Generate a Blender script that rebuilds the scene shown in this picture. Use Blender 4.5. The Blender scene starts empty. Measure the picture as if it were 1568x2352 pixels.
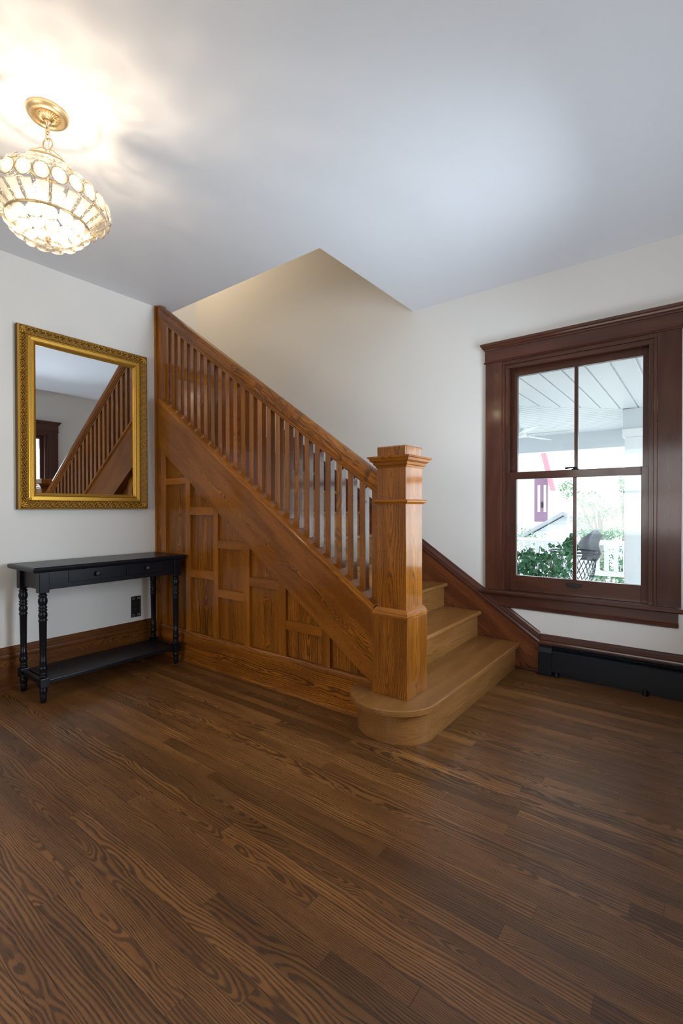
import bpy, bmesh, math, random
from mathutils import Vector, Matrix
random.seed(7)
S = bpy.context.scene
COL = S.collection
PI = math.pi

# ------------------------------------------------------------------ camera
CAM = Vector((3.4951, -3.4601, 1.145))
YAW, PITCH, ROLL, FPX = 0.65159, -0.00879, -0.00134, 1084.29
cd = bpy.data.cameras.new('camera'); cam = bpy.data.objects.new('camera', cd); COL.objects.link(cam)
fw = Vector((-math.sin(YAW) * math.cos(PITCH), math.cos(YAW) * math.cos(PITCH), math.sin(PITCH)))
rt = Vector((math.cos(YAW), math.sin(YAW), 0)); upv = rt.cross(fw)
rt, upv = rt * math.cos(ROLL) + upv * math.sin(ROLL), upv * math.cos(ROLL) - rt * math.sin(ROLL)
cam.matrix_world = Matrix(((rt.x, upv.x, -fw.x, CAM.x), (rt.y, upv.y, -fw.y, CAM.y), (rt.z, upv.z, -fw.z, CAM.z), (0, 0, 0, 1)))
cd.sensor_fit = 'VERTICAL'; cd.sensor_height = 36.0; cd.lens = FPX * 36.0 / 2352.0
cd.clip_start = 0.02; cd.clip_end = 200
S.camera = cam

# ------------------------------------------------------------------ world, lights, exposure
S.view_settings.view_transform = 'Standard'
S.view_settings.look = 'None'
S.view_settings.exposure = 0.0
S.view_settings.gamma = 1.0
S.view_settings.use_curve_mapping = False
W = bpy.data.worlds.new('world'); S.world = W; W.use_nodes = True
bg = W.node_tree.nodes['Background']
bg.inputs[0].default_value = (0.82, 0.91, 1.0, 1)
bg.inputs[1].default_value = 3.9
S.cycles.max_bounces = 8
S.cycles.diffuse_bounces = 5
S.cycles.transparent_max_bounces = 24
S.cycles.sample_clamp_indirect = 6.0
S.cycles.use_denoising = True

def area(name, loc, rot, sx, sy, power, color):
    l = bpy.data.lights.new(name, 'AREA'); l.shape = 'RECTANGLE'; l.size = sx; l.size_y = sy
    l.energy = power; l.color = color
    o = bpy.data.objects.new(name, l); COL.objects.link(o); o.location = loc; o.rotation_euler = rot
    return o
sunl = bpy.data.lights.new('sun', 'SUN'); sunl.energy = 6.0; sunl.angle = 0.01; sunl.color = (1.0, 0.96, 0.9)
sun = bpy.data.objects.new('sun', sunl); COL.objects.link(sun)
sun.rotation_euler = (math.radians(48), 0, math.radians(120))
# daylight through the right window, then a fill light added behind the camera
area('daylight_right_window', (4.02, -1.20, 1.38), (0, math.radians(120), 0), 1.5, 0.9, 96, (0.74, 0.86, 1.0))
area('fill_behind_camera', (2.5, -6.32, 1.45), (math.radians(124), 0, 0), 2.0, 1.7, 60, (1.0, 0.95, 0.87))
# lamp of the upstairs hall
pl = bpy.data.lights.new('upstairs_lamp', 'POINT'); pl.energy = 20; pl.color = (1.0, 0.80, 0.55); pl.shadow_soft_size = 0.12
po = bpy.data.objects.new('upstairs_lamp', pl); COL.objects.link(po); po.location = (-0.95, -0.75, 4.3)

# ------------------------------------------------------------------ materials
def new_mat(name):
    m = bpy.data.materials.new(name); m.use_nodes = True
    nt = m.node_tree; b = nt.nodes['Principled BSDF']
    return m, nt, b
class N:
    """small node helper"""
    def __init__(s, nt): s.nt = nt
    def _set(s, n, i, v):
        if v is None: return
        if hasattr(v, 'is_linked') or isinstance(v, bpy.types.NodeSocket): s.nt.links.new(v, n.inputs[i])
        else: n.inputs[i].default_value = v
    def math(s, op, a, b=None, c=None):
        n = s.nt.nodes.new('ShaderNodeMath'); n.operation = op
        s._set(n, 0, a); s._set(n, 1, b); s._set(n, 2, c); return n.outputs[0]
    def comb(s, x, y, z):
        n = s.nt.nodes.new('ShaderNodeCombineXYZ'); s._set(n, 0, x); s._set(n, 1, y); s._set(n, 2, z); return n.outputs[0]
    def sep(s, v):
        n = s.nt.nodes.new('ShaderNodeSeparateXYZ'); s._set(n, 0, v); return n.outputs
    def noise(s, vec, scale=1.0, detail=2.0, rough=0.5):
        n = s.nt.nodes.new('ShaderNodeTexNoise'); s._set(n, 'Vector', vec)
        n.inputs['Scale'].default_value = scale; n.inputs['Detail'].default_value = detail; n.inputs['Roughness'].default_value = rough
        return n.outputs[0]
    def white(s, vec):
        n = s.nt.nodes.new('ShaderNodeTexWhiteNoise'); n.noise_dimensions = '3D'; s._set(n, 'Vector', vec); return n.outputs[0]
    def smooth(s, x, a, b, lo=0.0, hi=1.0):
        n = s.nt.nodes.new('ShaderNodeMapRange'); n.interpolation_type = 'SMOOTHSTEP'
        s._set(n, 0, x); n.inputs[1].default_value = a; n.inputs[2].default_value = b; n.inputs[3].default_value = lo; n.inputs[4].default_value = hi
        return n.outputs[0]
    def mix(s, f, a, b):
        n = s.nt.nodes.new('ShaderNodeMix'); n.data_type = 'RGBA'
        s._set(n, 0, f); s._set(n, 6, a); s._set(n, 7, b); return n.outputs[2]
    def bump(s, h, strength, dist):
        n = s.nt.nodes.new('ShaderNodeBump'); n.inputs['Strength'].default_value = strength; n.inputs['Distance'].default_value = dist
        s._set(n, 'Height', h); return n.outputs[0]
def c4(c): return (c[0], c[1], c[2], 1)

def oak_nodes(n, L, V, sd, light, mid, dark, spacing=0.0052, wscale=1.0, contrast=1.0):
    """growth-ring figure of a sawn board: L along the grain, V across it, sd one number per board"""
    s1 = n.math('MULTIPLY', sd, 43.7)
    n1 = n.noise(n.comb(n.math('ADD', n.math('MULTIPLY', L, 1.5), s1), n.math('MULTIPLY', V, 5.0), n.math('MULTIPLY', sd, 91.3)), 1.0, 3.0)
    k = n.math('SUBTRACT', n.white(n.comb(sd, 3.3, 1.7)), 0.5)
    Wd = n.math('ADD', n.math('MULTIPLY', n.math('SUBTRACT', n1, 0.5), 0.17 * wscale), n.math('MULTIPLY', L, n.math('MULTIPLY', k, 0.16 * wscale)))
    Wd = n.math('ADD', Wd, 0.02)
    n2 = n.noise(n.comb(n.math('ADD', n.math('MULTIPLY', L, 2.2), s1), n.math('MULTIPLY', sd, 17.1), 4.0), 1.0, 1.0)
    V2 = n.math('ADD', V, n.math('MULTIPLY', n.math('SUBTRACT', n2, 0.5), 0.05))
    r = n.math('SQRT', n.math('ADD', n.math('MULTIPLY', V2, V2), n.math('MULTIPLY', Wd, Wd)))
    n3 = n.noise(n.comb(n.math('MULTIPLY', L, 15.0), n.math('MULTIPLY', V, 95.0), s1), 1.0, 3.0)
    r = n.math('ADD', r, n.math('MULTIPLY', n.math('SUBTRACT', n3, 0.5), spacing * 0.5))
    n4 = n.noise(n.comb(n.math('MULTIPLY', r, 60.0), s1, 0.0), 1.0, 1.0)     # rings of uneven width
    ph = n.math('ADD', n.math('DIVIDE', r, n.math('MULTIPLY_ADD', n.white(n.comb(sd, 6.6, 0.4)), 1.0 * spacing, 0.55 * spacing)), n.math('MULTIPLY', n4, 1.4))
    f = n.math('FRACT', ph)
    ring = n.math('MULTIPLY', n.smooth(f, 0.30, 0.62), n.smooth(f, 1.0, 0.86))
    por = n.noise(n.comb(n.math('MULTIPLY', L, 34.0), n.math('MULTIPLY', V, 900.0), s1), 1.0, 2.0)
    pm = n.smooth(por, 0.50, 0.66)
    tone = n.noise(n.comb(n.math('MULTIPLY', L, 2.3), n.math('MULTIPLY', V, 14.0), n.math('MULTIPLY', sd, 55.0)), 1.0, 2.0)
    base = n.mix(n.smooth(tone, 0.3, 0.7), c4(mid), c4(light))
    fac = n.math('MULTIPLY', n.math('MULTIPLY_ADD', pm, 0.35, 0.65), ring)
    fac = n.math('ADD', n.math('MULTIPLY', fac, 0.92 * contrast), n.math('MULTIPLY', pm, 0.22 * contrast))
    n0 = n.nt.nodes.new('ShaderNodeClamp'); n._set(n0, 0, fac)
    return n.mix(n0.outputs[0], base, c4(dark)), n0.outputs[0]

def wood(name, light, mid, dark, rough=0.28, spacing=0.0052, wscale=1.0, contrast=1.0, coat=0.3):
    m, nt, b = new_mat(name); n = N(nt)
    a = nt.nodes.new('ShaderNodeAttribute'); a.attribute_name = 'grain'; a.attribute_type = 'GEOMETRY'
    L, V, sd = n.sep(a.outputs['Vector'])
    col, fac = oak_nodes(n, L, V, sd, light, mid, dark, spacing, wscale, contrast)
    hue = n.math('MULTIPLY_ADD', n.white(n.comb(sd, 9.1, 2.2)), 0.36, 0.82)
    mm = nt.nodes.new('ShaderNodeVectorMath'); mm.operation = 'SCALE'
    nt.links.new(col, mm.inputs[0]); nt.links.new(hue, mm.inputs['Scale'])
    nt.links.new(mm.outputs[0], b.inputs['Base Color'])
    nt.links.new(n.math('MULTIPLY_ADD', fac, 0.12, rough), b.inputs['Roughness'])
    b.inputs['Coat Weight'].default_value = coat; b.inputs['Coat Roughness'].default_value = 0.10; b.inputs['Specular IOR Level'].default_value = 0.16
    nt.links.new(n.bump(fac, 0.25, -0.0006), b.inputs['Normal'])
    return m
def plain(name, color, rough=0.5, metallic=0.0, bump=0.0, bscale=60.0, coat=0.0, var=0.0, spec=None):
    m, nt, b = new_mat(name); n = N(nt)
    tc = nt.nodes.new('ShaderNodeTexCoord')
    nz = n.noise(tc.outputs['Object'], bscale, 3.0)
    if var:
        lo = tuple(x * (1 - var) for x in color); hi = tuple(min(1, x * (1 + var)) for x in color)
        nt.links.new(n.mix(nz, c4(lo), c4(hi)), b.inputs['Base Color'])
    else: b.inputs['Base Color'].default_value = c4(color)
    b.inputs['Roughness'].default_value = rough; b.inputs['Metallic'].default_value = metallic
    b.inputs['Coat Weight'].default_value = coat
    if spec is not None: b.inputs['Specular IOR Level'].default_value = spec
    if bump: nt.links.new(n.bump(nz, bump, 0.002), b.inputs['Normal'])
    return m

OAK_L, OAK_M, OAK_D = (0.39, 0.132, 0.0135), (0.25, 0.078, 0.0075), (0.026, 0.008, 0.003)
M = {}
M['oak'] = wood('stained_oak', OAK_L, OAK_M, OAK_D, 0.24, spacing=0.0085)
M['oak_fine'] = wood('stained_oak_fine', OAK_L, OAK_M, OAK_D, 0.22, spacing=0.0045, wscale=0.6, contrast=0.65)
M['base_oak'] = wood('dark_base_oak', (0.20, 0.070, 0.014), (0.13, 0.043, 0.009), (0.022, 0.008, 0.004), 0.32, spacing=0.007, coat=0.0)
M['oak_gloss'] = wood('varnished_oak', OAK_L, OAK_M, OAK_D, 0.22, spacing=0.0075, contrast=0.85, coat=0.9)
M['tread'] = wood('tread_oak', (0.310, 0.140, 0.040), (0.235, 0.100, 0.026), (0.075, 0.030, 0.009), 0.27, spacing=0.006, wscale=0.7, contrast=0.6)
M['trim'] = wood('dark_red_oak', (0.105, 0.036, 0.019), (0.070, 0.023, 0.014), (0.026, 0.010, 0.008), 0.24, spacing=0.004, wscale=0.7, contrast=0.75)
M['skirt'] = wood('dark_oak', (0.20, 0.060, 0.018), (0.125, 0.036, 0.012), (0.022, 0.008, 0.006), 0.26, spacing=0.010)
M['wall'] = plain('painted_plaster', (0.72, 0.695, 0.66), 0.6, bump=0.04, bscale=90, var=0.01)
M['ceil'] = plain('ceiling_plaster', (0.76, 0.77, 0.80), 0.7, bump=0.08, bscale=14, var=0.015)
M['stairwell'] = plain('stairwell_plaster', (0.72, 0.68, 0.60), 0.6, var=0.01)
M['black'] = plain('black_paint', (0.006, 0.007, 0.010), 0.30, bump=0.03, bscale=30, var=0.2, spec=0.22)
M['heater'] = plain('black_metal', (0.007, 0.008, 0.011), 0.35, bump=0.03, bscale=40, var=0.25, spec=0.2)
M['knob'] = plain('pewter_knob', (0.06, 0.055, 0.055), 0.35, metallic=0.6)
M['gold'] = plain('gilt_frame', (0.52, 0.285, 0.042), 0.36, metallic=0.75, bump=0.25, bscale=220, var=0.35)
M['patina'] = plain('gilt_patina', (0.17, 0.085, 0.014), 0.45, metallic=0.6, bump=0.3, bscale=200, var=0.4)
M['giltdark'] = plain('gilt_frame_edge', (0.10, 0.06, 0.015), 0.6, metallic=0.3, var=0.3)
M['brass'] = plain('antique_brass', (0.60, 0.46, 0.26), 0.38, metallic=0.85, var=0.15)
M['white'] = plain('white_paint', (0.80, 0.82, 0.84), 0.45)
M['cord'] = plain('white_cord', (0.8, 0.78, 0.74), 0.5)
M['bronze'] = plain('dark_bronze', (0.018, 0.017, 0.018), 0.4, metallic=0.4)
M['dots'] = plain('clear_studs', (0.75, 0.72, 0.65), 0.15, spec=0.8)
M['slot'] = plain('black_recess', (0.004, 0.004, 0.004), 0.6)
m, nt, b = new_mat('mirror_silver'); b.inputs['Base Color'].default_value = (0.80, 0.82, 0.83, 1); b.inputs['Metallic'].default_value = 1; b.inputs['Roughness'].default_value = 0.012; M['mirror'] = m
def glassy(name, tint, refl, diff=0.0, dcol=(1, 1, 1)):
    """pane or crystal: clear, with a Fresnel reflection and an optional frosted scatter"""
    m = bpy.data.materials.new(name); m.use_nodes = True; nt = m.node_tree; nt.nodes.clear()
    out = nt.nodes.new('ShaderNodeOutputMaterial')
    tr = nt.nodes.new('ShaderNodeBsdfTransparent'); tr.inputs[0].default_value = c4(tint)
    gl = nt.nodes.new('ShaderNodeBsdfGlossy'); gl.inputs['Roughness'].default_value = 0.03
    fr = nt.nodes.new('ShaderNodeFresnel'); fr.inputs[0].default_value = refl
    mx = nt.nodes.new('ShaderNodeMixShader'); nt.links.new(fr.outputs[0], mx.inputs[0])
    nt.links.new(tr.outputs[0], mx.inputs[1]); nt.links.new(gl.outputs[0], mx.inputs[2])
    last = mx.outputs[0]
    if diff:
        tl = nt.nodes.new('ShaderNodeBsdfTranslucent'); tl.inputs[0].default_value = c4(dcol)
        m2 = nt.nodes.new('ShaderNodeMixShader'); m2.inputs[0].default_value = diff
        nt.links.new(last, m2.inputs[1]); nt.links.new(tl.outputs[0], m2.inputs[2]); last = m2.outputs[0]
    nt.links.new(last, out.inputs[0]); return m
M['pane'] = glassy('window_glass', (0.97, 0.99, 0.99), 1.45)
M['crystal'] = glassy('cut_crystal', (0.97, 0.96, 0.93), 1.6, 0.14, (1.0, 0.96, 0.90))
M['crystalclear'] = glassy('clear_crystal', (0.99, 0.98, 0.97), 1.18, 0.05, (1.0, 0.96, 0.90))
M['crystalbar'] = glassy('pressed_glass_bar', (0.96, 0.95, 0.92), 1.5, 0.12, (1.0, 0.96, 0.90))
m, nt, b = new_mat('lit_bulb'); b.inputs['Base Color'].default_value = (1, 0.9, 0.75, 1); b.inputs['Emission Color'].default_value = (1, 0.80, 0.55, 1); b.inputs['Emission Strength'].default_value = 9; M['bulb'] = m
# floor: strips of oak running along x, each with its own figure
m, nt, b = new_mat('oak_strip_floor'); n = N(nt)
tc = nt.nodes.new('ShaderNodeTexCoord'); X, Y, Z = n.sep(tc.outputs['Object'])
BW = 0.0585
row = n.math('FLOOR', n.math('DIVIDE', Y, BW)); fy = n.math('FRACT', n.math('DIVIDE', Y, BW))
rr = n.white(n.comb(row, 1.3, 7.7))
xs = n.math('ADD', n.math('DIVIDE', X, 1.25), n.math('MULTIPLY', rr, 5.0))
cell = n.math('FLOOR', xs); fx = n.math('FRACT', xs)
sd = n.white(n.comb(row, cell, 2.5))
off = n.math('MULTIPLY', n.math('SUBTRACT', n.white(n.comb(row, cell, 8.1)), 0.5), 0.20)
Vf = n.math('ADD', n.math('MULTIPLY', n.math('SUBTRACT', fy, 0.5), BW), off)
col, fac = oak_nodes(n, n.math('MULTIPLY', n.math('SUBTRACT', fx, 0.5), 1.25), Vf, sd, (0.262, 0.114, 0.032), (0.168, 0.068, 0.018), (0.022, 0.008, 0.004), 0.0080, 0.9, 0.95)
hue = n.math('MULTIPLY_ADD', n.white(n.comb(row, cell, 5.9)), 0.6, 0.68)
sc = nt.nodes.new('ShaderNodeVectorMath'); sc.operation = 'SCALE'; nt.links.new(col, sc.inputs[0]); nt.links.new(hue, sc.inputs['Scale'])
e1 = n.math('MINIMUM', fy, n.math('SUBTRACT', 1.0, fy)); e2 = n.math('MULTIPLY', n.math('MINIMUM', fx, n.math('SUBTRACT', 1.0, fx)), 20.0)
seam = n.smooth(n.math('MINIMUM', e1, e2), 0.0, 0.022, 1.0, 0.0)
nt.links.new(n.mix(n.math('MULTIPLY', seam, 0.7), sc.outputs[0], (0.012, 0.006, 0.004, 1)), b.inputs['Base Color'])
wear = n.noise(n.comb(n.math('MULTIPLY', X, 3.0), n.math('MULTIPLY', Y, 3.0), 0.0), 1.0, 3.0)
nt.links.new(n.math('ADD', n.math('MULTIPLY_ADD', fac, 0.10, 0.22), n.math('MULTIPLY', wear, 0.16)), b.inputs['Roughness'])
b.inputs['Specular IOR Level'].default_value = 0.6
nt.links.new(n.bump(n.math('ADD', fac, n.math('MULTIPLY', seam, 2.0)), 0.3, -0.0006), b.inputs['Normal'])
M['floor'] = m

# ------------------------------------------------------------------ mesh builder
class MB:
    def __init__(s): s.v = []; s.f = []; s.g = []; s.sm = []
    def piece(s, verts, faces, grain=(1, 0, 0), voff=None, smooth=False, bevel=0.0, seed=None, gfun=None):
        g = Vector(grain).normalized(); sd = random.random() if seed is None else seed
        if voff is None: voff = random.uniform(-0.03, 0.03)
        vs = [Vector(p) for p in verts]
        if bevel:
            bm = bmesh.new(); bv = [bm.verts.new(p) for p in vs]
            for f in faces:
                try: bm.faces.new([bv[i] for i in f])
                except ValueError: pass
            bmesh.ops.recalc_face_normals(bm, faces=bm.faces)
            ed = [e for e in bm.edges if len(e.link_faces) == 2 and e.calc_face_angle(0) > 0.5]
            bmesh.ops.bevel(bm, geom=ed, offset=bevel, segments=2, profile=0.6, affect='EDGES', clamp_overlap=True)
            bm.verts.index_update()
            vs = [v.co.copy() for v in bm.verts]; faces = [[v.index for v in f.verts] for f in bm.faces]; bm.free()
        else:
            bm = bmesh.new(); bv = [bm.verts.new(p) for p in vs]
            for f in faces:
                try: bm.faces.new([bv[i] for i in f])
                except ValueError: pass
            bmesh.ops.recalc_face_normals(bm, faces=bm.faces)
            bm.verts.index_update()
            faces = [[v.index for v in f.verts] for f in bm.faces]; bm.free()
        c = sum(vs, Vector()) / len(vs); base = len(s.v); L0 = random.uniform(-0.3, 0.3)
        s.v += vs
        for f in faces:
            p = [vs[i] for i in f]
            nn = Vector()
            for i in range(len(p)): nn += (p[i] - p[0]).cross(p[(i + 1) % len(p)] - p[0])
            nn = nn.normalized() if nn.length > 1e-12 else Vector((0, 0, 1))
            a = nn.cross(g)
            if gfun and abs(nn.z) < 0.8:
                s.g.append([(*gfun(q), sd) for q in p])
            elif a.length < 0.3:
                a = nn.orthogonal().normalized(); b2 = nn.cross(a)
                s.g.append([((q - c).dot(b2) * 0.2 + L0, (q - c).dot(a) + 0.15, sd) for q in p])
            else:
                a.normalize()
                s.g.append([((q - c).dot(g) + L0, (q - c).dot(a) + voff, sd) for q in p])
            s.f.append([base + i for i in f]); s.sm.append(smooth)
        return s
    def box(s, x0, x1, y0, y1, z0, z1, grain=None, bevel=0.0, voff=None):
        if grain is None:
            d = [abs(x1 - x0), abs(y1 - y0), abs(z1 - z0)]; grain = [(1, 0, 0), (0, 1, 0), (0, 0, 1)][d.index(max(d))]
        v = [(x, y, z) for x in (x0, x1) for y in (y0, y1) for z in (z0, z1)]
        f = [(0, 1, 3, 2), (4, 6, 7, 5), (0, 4, 5, 1), (2, 3, 7, 6), (0, 2, 6, 4), (1, 5, 7, 3)]
        return s.piece(v, f, grain, voff, bevel=bevel)
    def prism(s, poly, axis, a, b, grain=(1, 0, 0), bevel=0.0, voff=None, smooth=False, gfun=None):
        """poly 2-D in the two other axes (x,y order kept), extruded along axis 0/1/2 from a to b"""
        def P(p, t):
            q = list(p); q.insert(axis, t); return tuple(q)
        k = len(poly); v = [P(p, a) for p in poly] + [P(p, b) for p in poly]
        f = [tuple(range(k)), tuple(range(2 * k - 1, k - 1, -1))] + [(i, (i + 1) % k, k + (i + 1) % k, k + i) for i in range(k)]
        return s.piece(v, f, grain, voff, bevel=bevel, smooth=smooth, gfun=gfun)
    def mould(s, prof, p0, p1, out, up, m0=0.0, m1=0.0, closed=True, voff=None, smooth=False):
        """profile [(o,u)] swept from p0 to p1; m0, m1 mitre the ends"""
        p0, p1, out, up = Vector(p0), Vector(p1), Vector(out).normalized(), Vector(up).normalized()
        d = (p1 - p0).normalized(); k = len(prof)
        v = [p0 + out * o + up * u + d * (m0 * o) for o, u in prof] + [p1 + out * o + up * u - d * (m1 * o) for o, u in prof]
        f = [(i, (i + 1) % k, k + (i + 1) % k, k + i) for i in range(k)] + [tuple(range(k - 1, -1, -1)), tuple(range(k, 2 * k))]
        return s.piece(v, f, d, voff, smooth=smooth)
    def lathe(s, prof, c, n=20, axis=2, smooth=True, caps=True):
        """prof [(r, t)] turned about a line through c along axis"""
        v = []; f = []
        for r, t in prof:
            for i in range(n):
                a = 2 * PI * i / n; p = [r * math.cos(a), r * math.sin(a)]; p.insert(axis, t)
                v.append((c[0] + p[0], c[1] + p[1], c[2] + p[2]))
        for j in range(len(prof) - 1):
            for i in range(n): f.append((j * n + i, j * n + (i + 1) % n, (j + 1) * n + (i + 1) % n, (j + 1) * n + i))
        if caps and prof[0][0] > 1e-6: f.append(tuple(range(n - 1, -1, -1)))
        if caps and prof[-1][0] > 1e-6: f.append(tuple(range((len(prof) - 1) * n, len(prof) * n)))
        g = [(1, 0, 0), (0, 1, 0), (0, 0, 1)][axis]
        return s.piece(v, f, g, smooth=smooth)
    def tube(s, pts, r, n=8, closed=False, smooth=True):
        pts = [Vector(p) for p in pts]; k = len(pts); v = []; f = []
        rr = r if isinstance(r, (list, tuple)) else [r] * k
        u = None
        for i in range(k):
            if closed: t = pts[(i + 1) % k] - pts[i - 1]
            else: t = pts[min(i + 1, k - 1)] - pts[max(i - 1, 0)]
            t.normalize()
            u = t.orthogonal().normalized() if u is None else (u - t * u.dot(t)).normalized()
            w = t.cross(u)
            for j in range(n):
                a = 2 * PI * j / n; v.append(pts[i] + (u * math.cos(a) + w * math.sin(a)) * rr[i])
        for i in range(k if closed else k - 1):
            i2 = (i + 1) % k
            for j in range(n): f.append((i * n + j, i * n + (j + 1) % n, i2 * n + (j + 1) % n, i2 * n + j))
        if not closed: f += [tuple(range(n - 1, -1, -1)), tuple(range((k - 1) * n, k * n))]
        return s.piece(v, f, (pts[-1] - pts[0]) if (pts[-1] - pts[0]).length > 1e-6 else (0, 0, 1), smooth=smooth)
    def ellipsoid(s, c, ax, n=10, m=7, smooth=True):
        """ax: three Vectors (half axes)"""
        c = Vector(c); v = [c + ax[2]]; f = []
        for j in range(1, m):
            th = PI * j / m
            for i in range(n):
                a = 2 * PI * i / n
                v.append(c + ax[0] * (math.sin(th) * math.cos(a)) + ax[1] * (math.sin(th) * math.sin(a)) + ax[2] * math.cos(th))
        v.append(c - ax[2]); e = len(v) - 1
        for i in range(n):
            f.append((0, 1 + i, 1 + (i + 1) % n))
            for j in range(m - 2): f.append((1 + j * n + i, 1 + (j + 1) * n + i, 1 + (j + 1) * n + (i + 1) % n, 1 + j * n + (i + 1) % n))
            f.append((e, 1 + (m - 2) * n + (i + 1) % n, 1 + (m - 2) * n + i))
        return s.piece(v, f, ax[0], smooth=smooth)
ORG = {}
def obj(name, mb, mat, parent=None, **props):
    o0 = ORG.get(parent.name, Vector()) if parent else Vector()
    me = bpy.data.meshes.new(name)
    me.from_pydata([tuple(p - o0) for p in mb.v], [], mb.f)
    me.polygons.foreach_set('use_smooth', mb.sm)
    at = me.attributes.new('grain', 'FLOAT_VECTOR', 'CORNER')
    at.data.foreach_set('vector', [x for fc in mb.g for p in fc for x in p])
    me.materials.append(M[mat] if isinstance(mat, str) else mat)
    o = bpy.data.objects.new(name, me); COL.objects.link(o)
    if parent: o.parent = parent; ORG[o.name] = o0
    else: ORG[o.name] = Vector()
    for k, v in props.items(): o[k] = v
    return o
def thing(name, label, cat, loc, group=None):
    o = bpy.data.objects.new(name, None); COL.objects.link(o); o.location = loc; o.empty_display_size = 0.1
    ORG[o.name] = Vector(loc); o['label'] = label; o['category'] = cat
    if group: o['group'] = group
    return o
def struct(name, mb, mat, parent=None): return obj(name, mb, mat, parent, kind='structure')
def cp(o, parent=None, delta=None):
    c = o.copy(); COL.objects.link(c)
    if parent: c.parent = parent
    if delta is not None: c.location = o.location + Vector(delta)
    for ch in list(o.children): cp(ch, c)
    return c

# ------------------------------------------------------------------ room shell
H = 2.7612; XR = 3.77; YF = -6.2; UP = 5.3; XO, YO = 1.60, -1.195; XS = -1.34
struct('floor', MB().box(-0.12, XR + 0.15, YF - 0.15, 0.0, -0.12, 0.0), 'floor')
struct('ceiling', MB().box(-0.12, XR + 0.15, YF - 0.15, YO, H, H + 0.21).box(XO, XR + 0.15, YO, 0.0, H, H + 0.21), 'ceil')
struct('wall_left', MB().box(-0.12, 0, YF - 0.15, -1.30, 0, H), 'wall')
# window opening in the back wall: x 2.338-3.279, z 0.53-2.20
WX0, WX1, WZ0, WZ1 = 2.338, 3.279, 0.53, 2.196
struct('wall_back', MB().box(XS - 0.15, WX0, 0, 0.15, -0.3, UP).box(WX1, XR + 0.15, 0, 0.15, -0.3, UP)
       .box(WX0, WX1, 0, 0.15, -0.3, WZ0).box(WX0, WX1, 0, 0.15, WZ1, UP), 'wall')
RY = -0.59 + WX0 - 2.219       # right wall window: world y = RYA - a
RYA = -0.59 + 2.219
ry0, ry1 = RYA - WX1, RYA - WX0
struct('wall_right', MB().box(XR, XR + 0.15, YF - 0.15, ry0, 0, H).box(XR, XR + 0.15, ry1, 0, 0, H)
       .box(XR, XR + 0.15, ry0, ry1, 0, WZ0).box(XR, XR + 0.15, ry0, ry1, WZ1, H), 'wall')
fx0, fx1, fz0, fz1 = 1.5, 3.5, 0.6, 2.25
struct('wall_front', MB().box(0, fx0, YF - 0.15, YF, 0, H).box(fx1, XR, YF - 0.15, YF, 0, H)
       .box(fx0, fx1, YF - 0.15, YF, 0, fz0).box(fx0, fx1, YF - 0.15, YF, fz1, H), 'wall')
# stairwell shaft above and beyond the room
struct('wall_stairwell_left', MB().box(XS - 0.1, XS, YO - 0.1, 0, 0, UP), 'wall')
struct('wall_stairwell_front', MB().box(XS, -0.12, YO - 0.1, YO, 0, UP).box(-0.12, XO + 0.1, YO - 0.1, YO, H + 0.21, UP), 'stairwell')
struct('wall_stairwell_right', MB().box(XO, XO + 0.1, YO, 0, H + 0.21, UP), 'stairwell')
struct('ceiling_stairwell', MB().box(XS - 0.1, XO + 0.1, YO - 0.1, 0, UP, UP + 0.1), 'ceil')
struct('trim_stairwell', MB().box(XS, XO, -0.002, 0.0, H + 0.0, UP - 0.001), 'stairwell') if False else None

# baseboards: plinth, moulded cap, shoe
BASE = [(0, 0), (0.030, 0), (0.030, 0.010), (0.027, 0.020), (0.020, 0.024), (0.020, 0.190), (0.024, 0.194), (0.026, 0.206), (0.022, 0.214),
        (0.020, 0.222), (0.021, 0.232), (0.017, 0.240), (0.011, 0.250), (0.010, 0.260), (0.006, 0.267), (0, 0.267)]
struct('baseboard_left', MB().mould(BASE, (0, YF, 0), (0, -1.352, 0), (1, 0, 0), (0, 0, 1)), 'base_oak')
struct('baseboard_back', MB().mould(BASE, (2.598, 0, 0), (XR, 0, 0), (0, -1, 0), (0, 0, 1)), 'trim')
struct('baseboard_right', MB().mould(BASE, (XR, 0, 0), (XR, YF, 0), (-1, 0, 0), (0, 0, 1)), 'trim')

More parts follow.
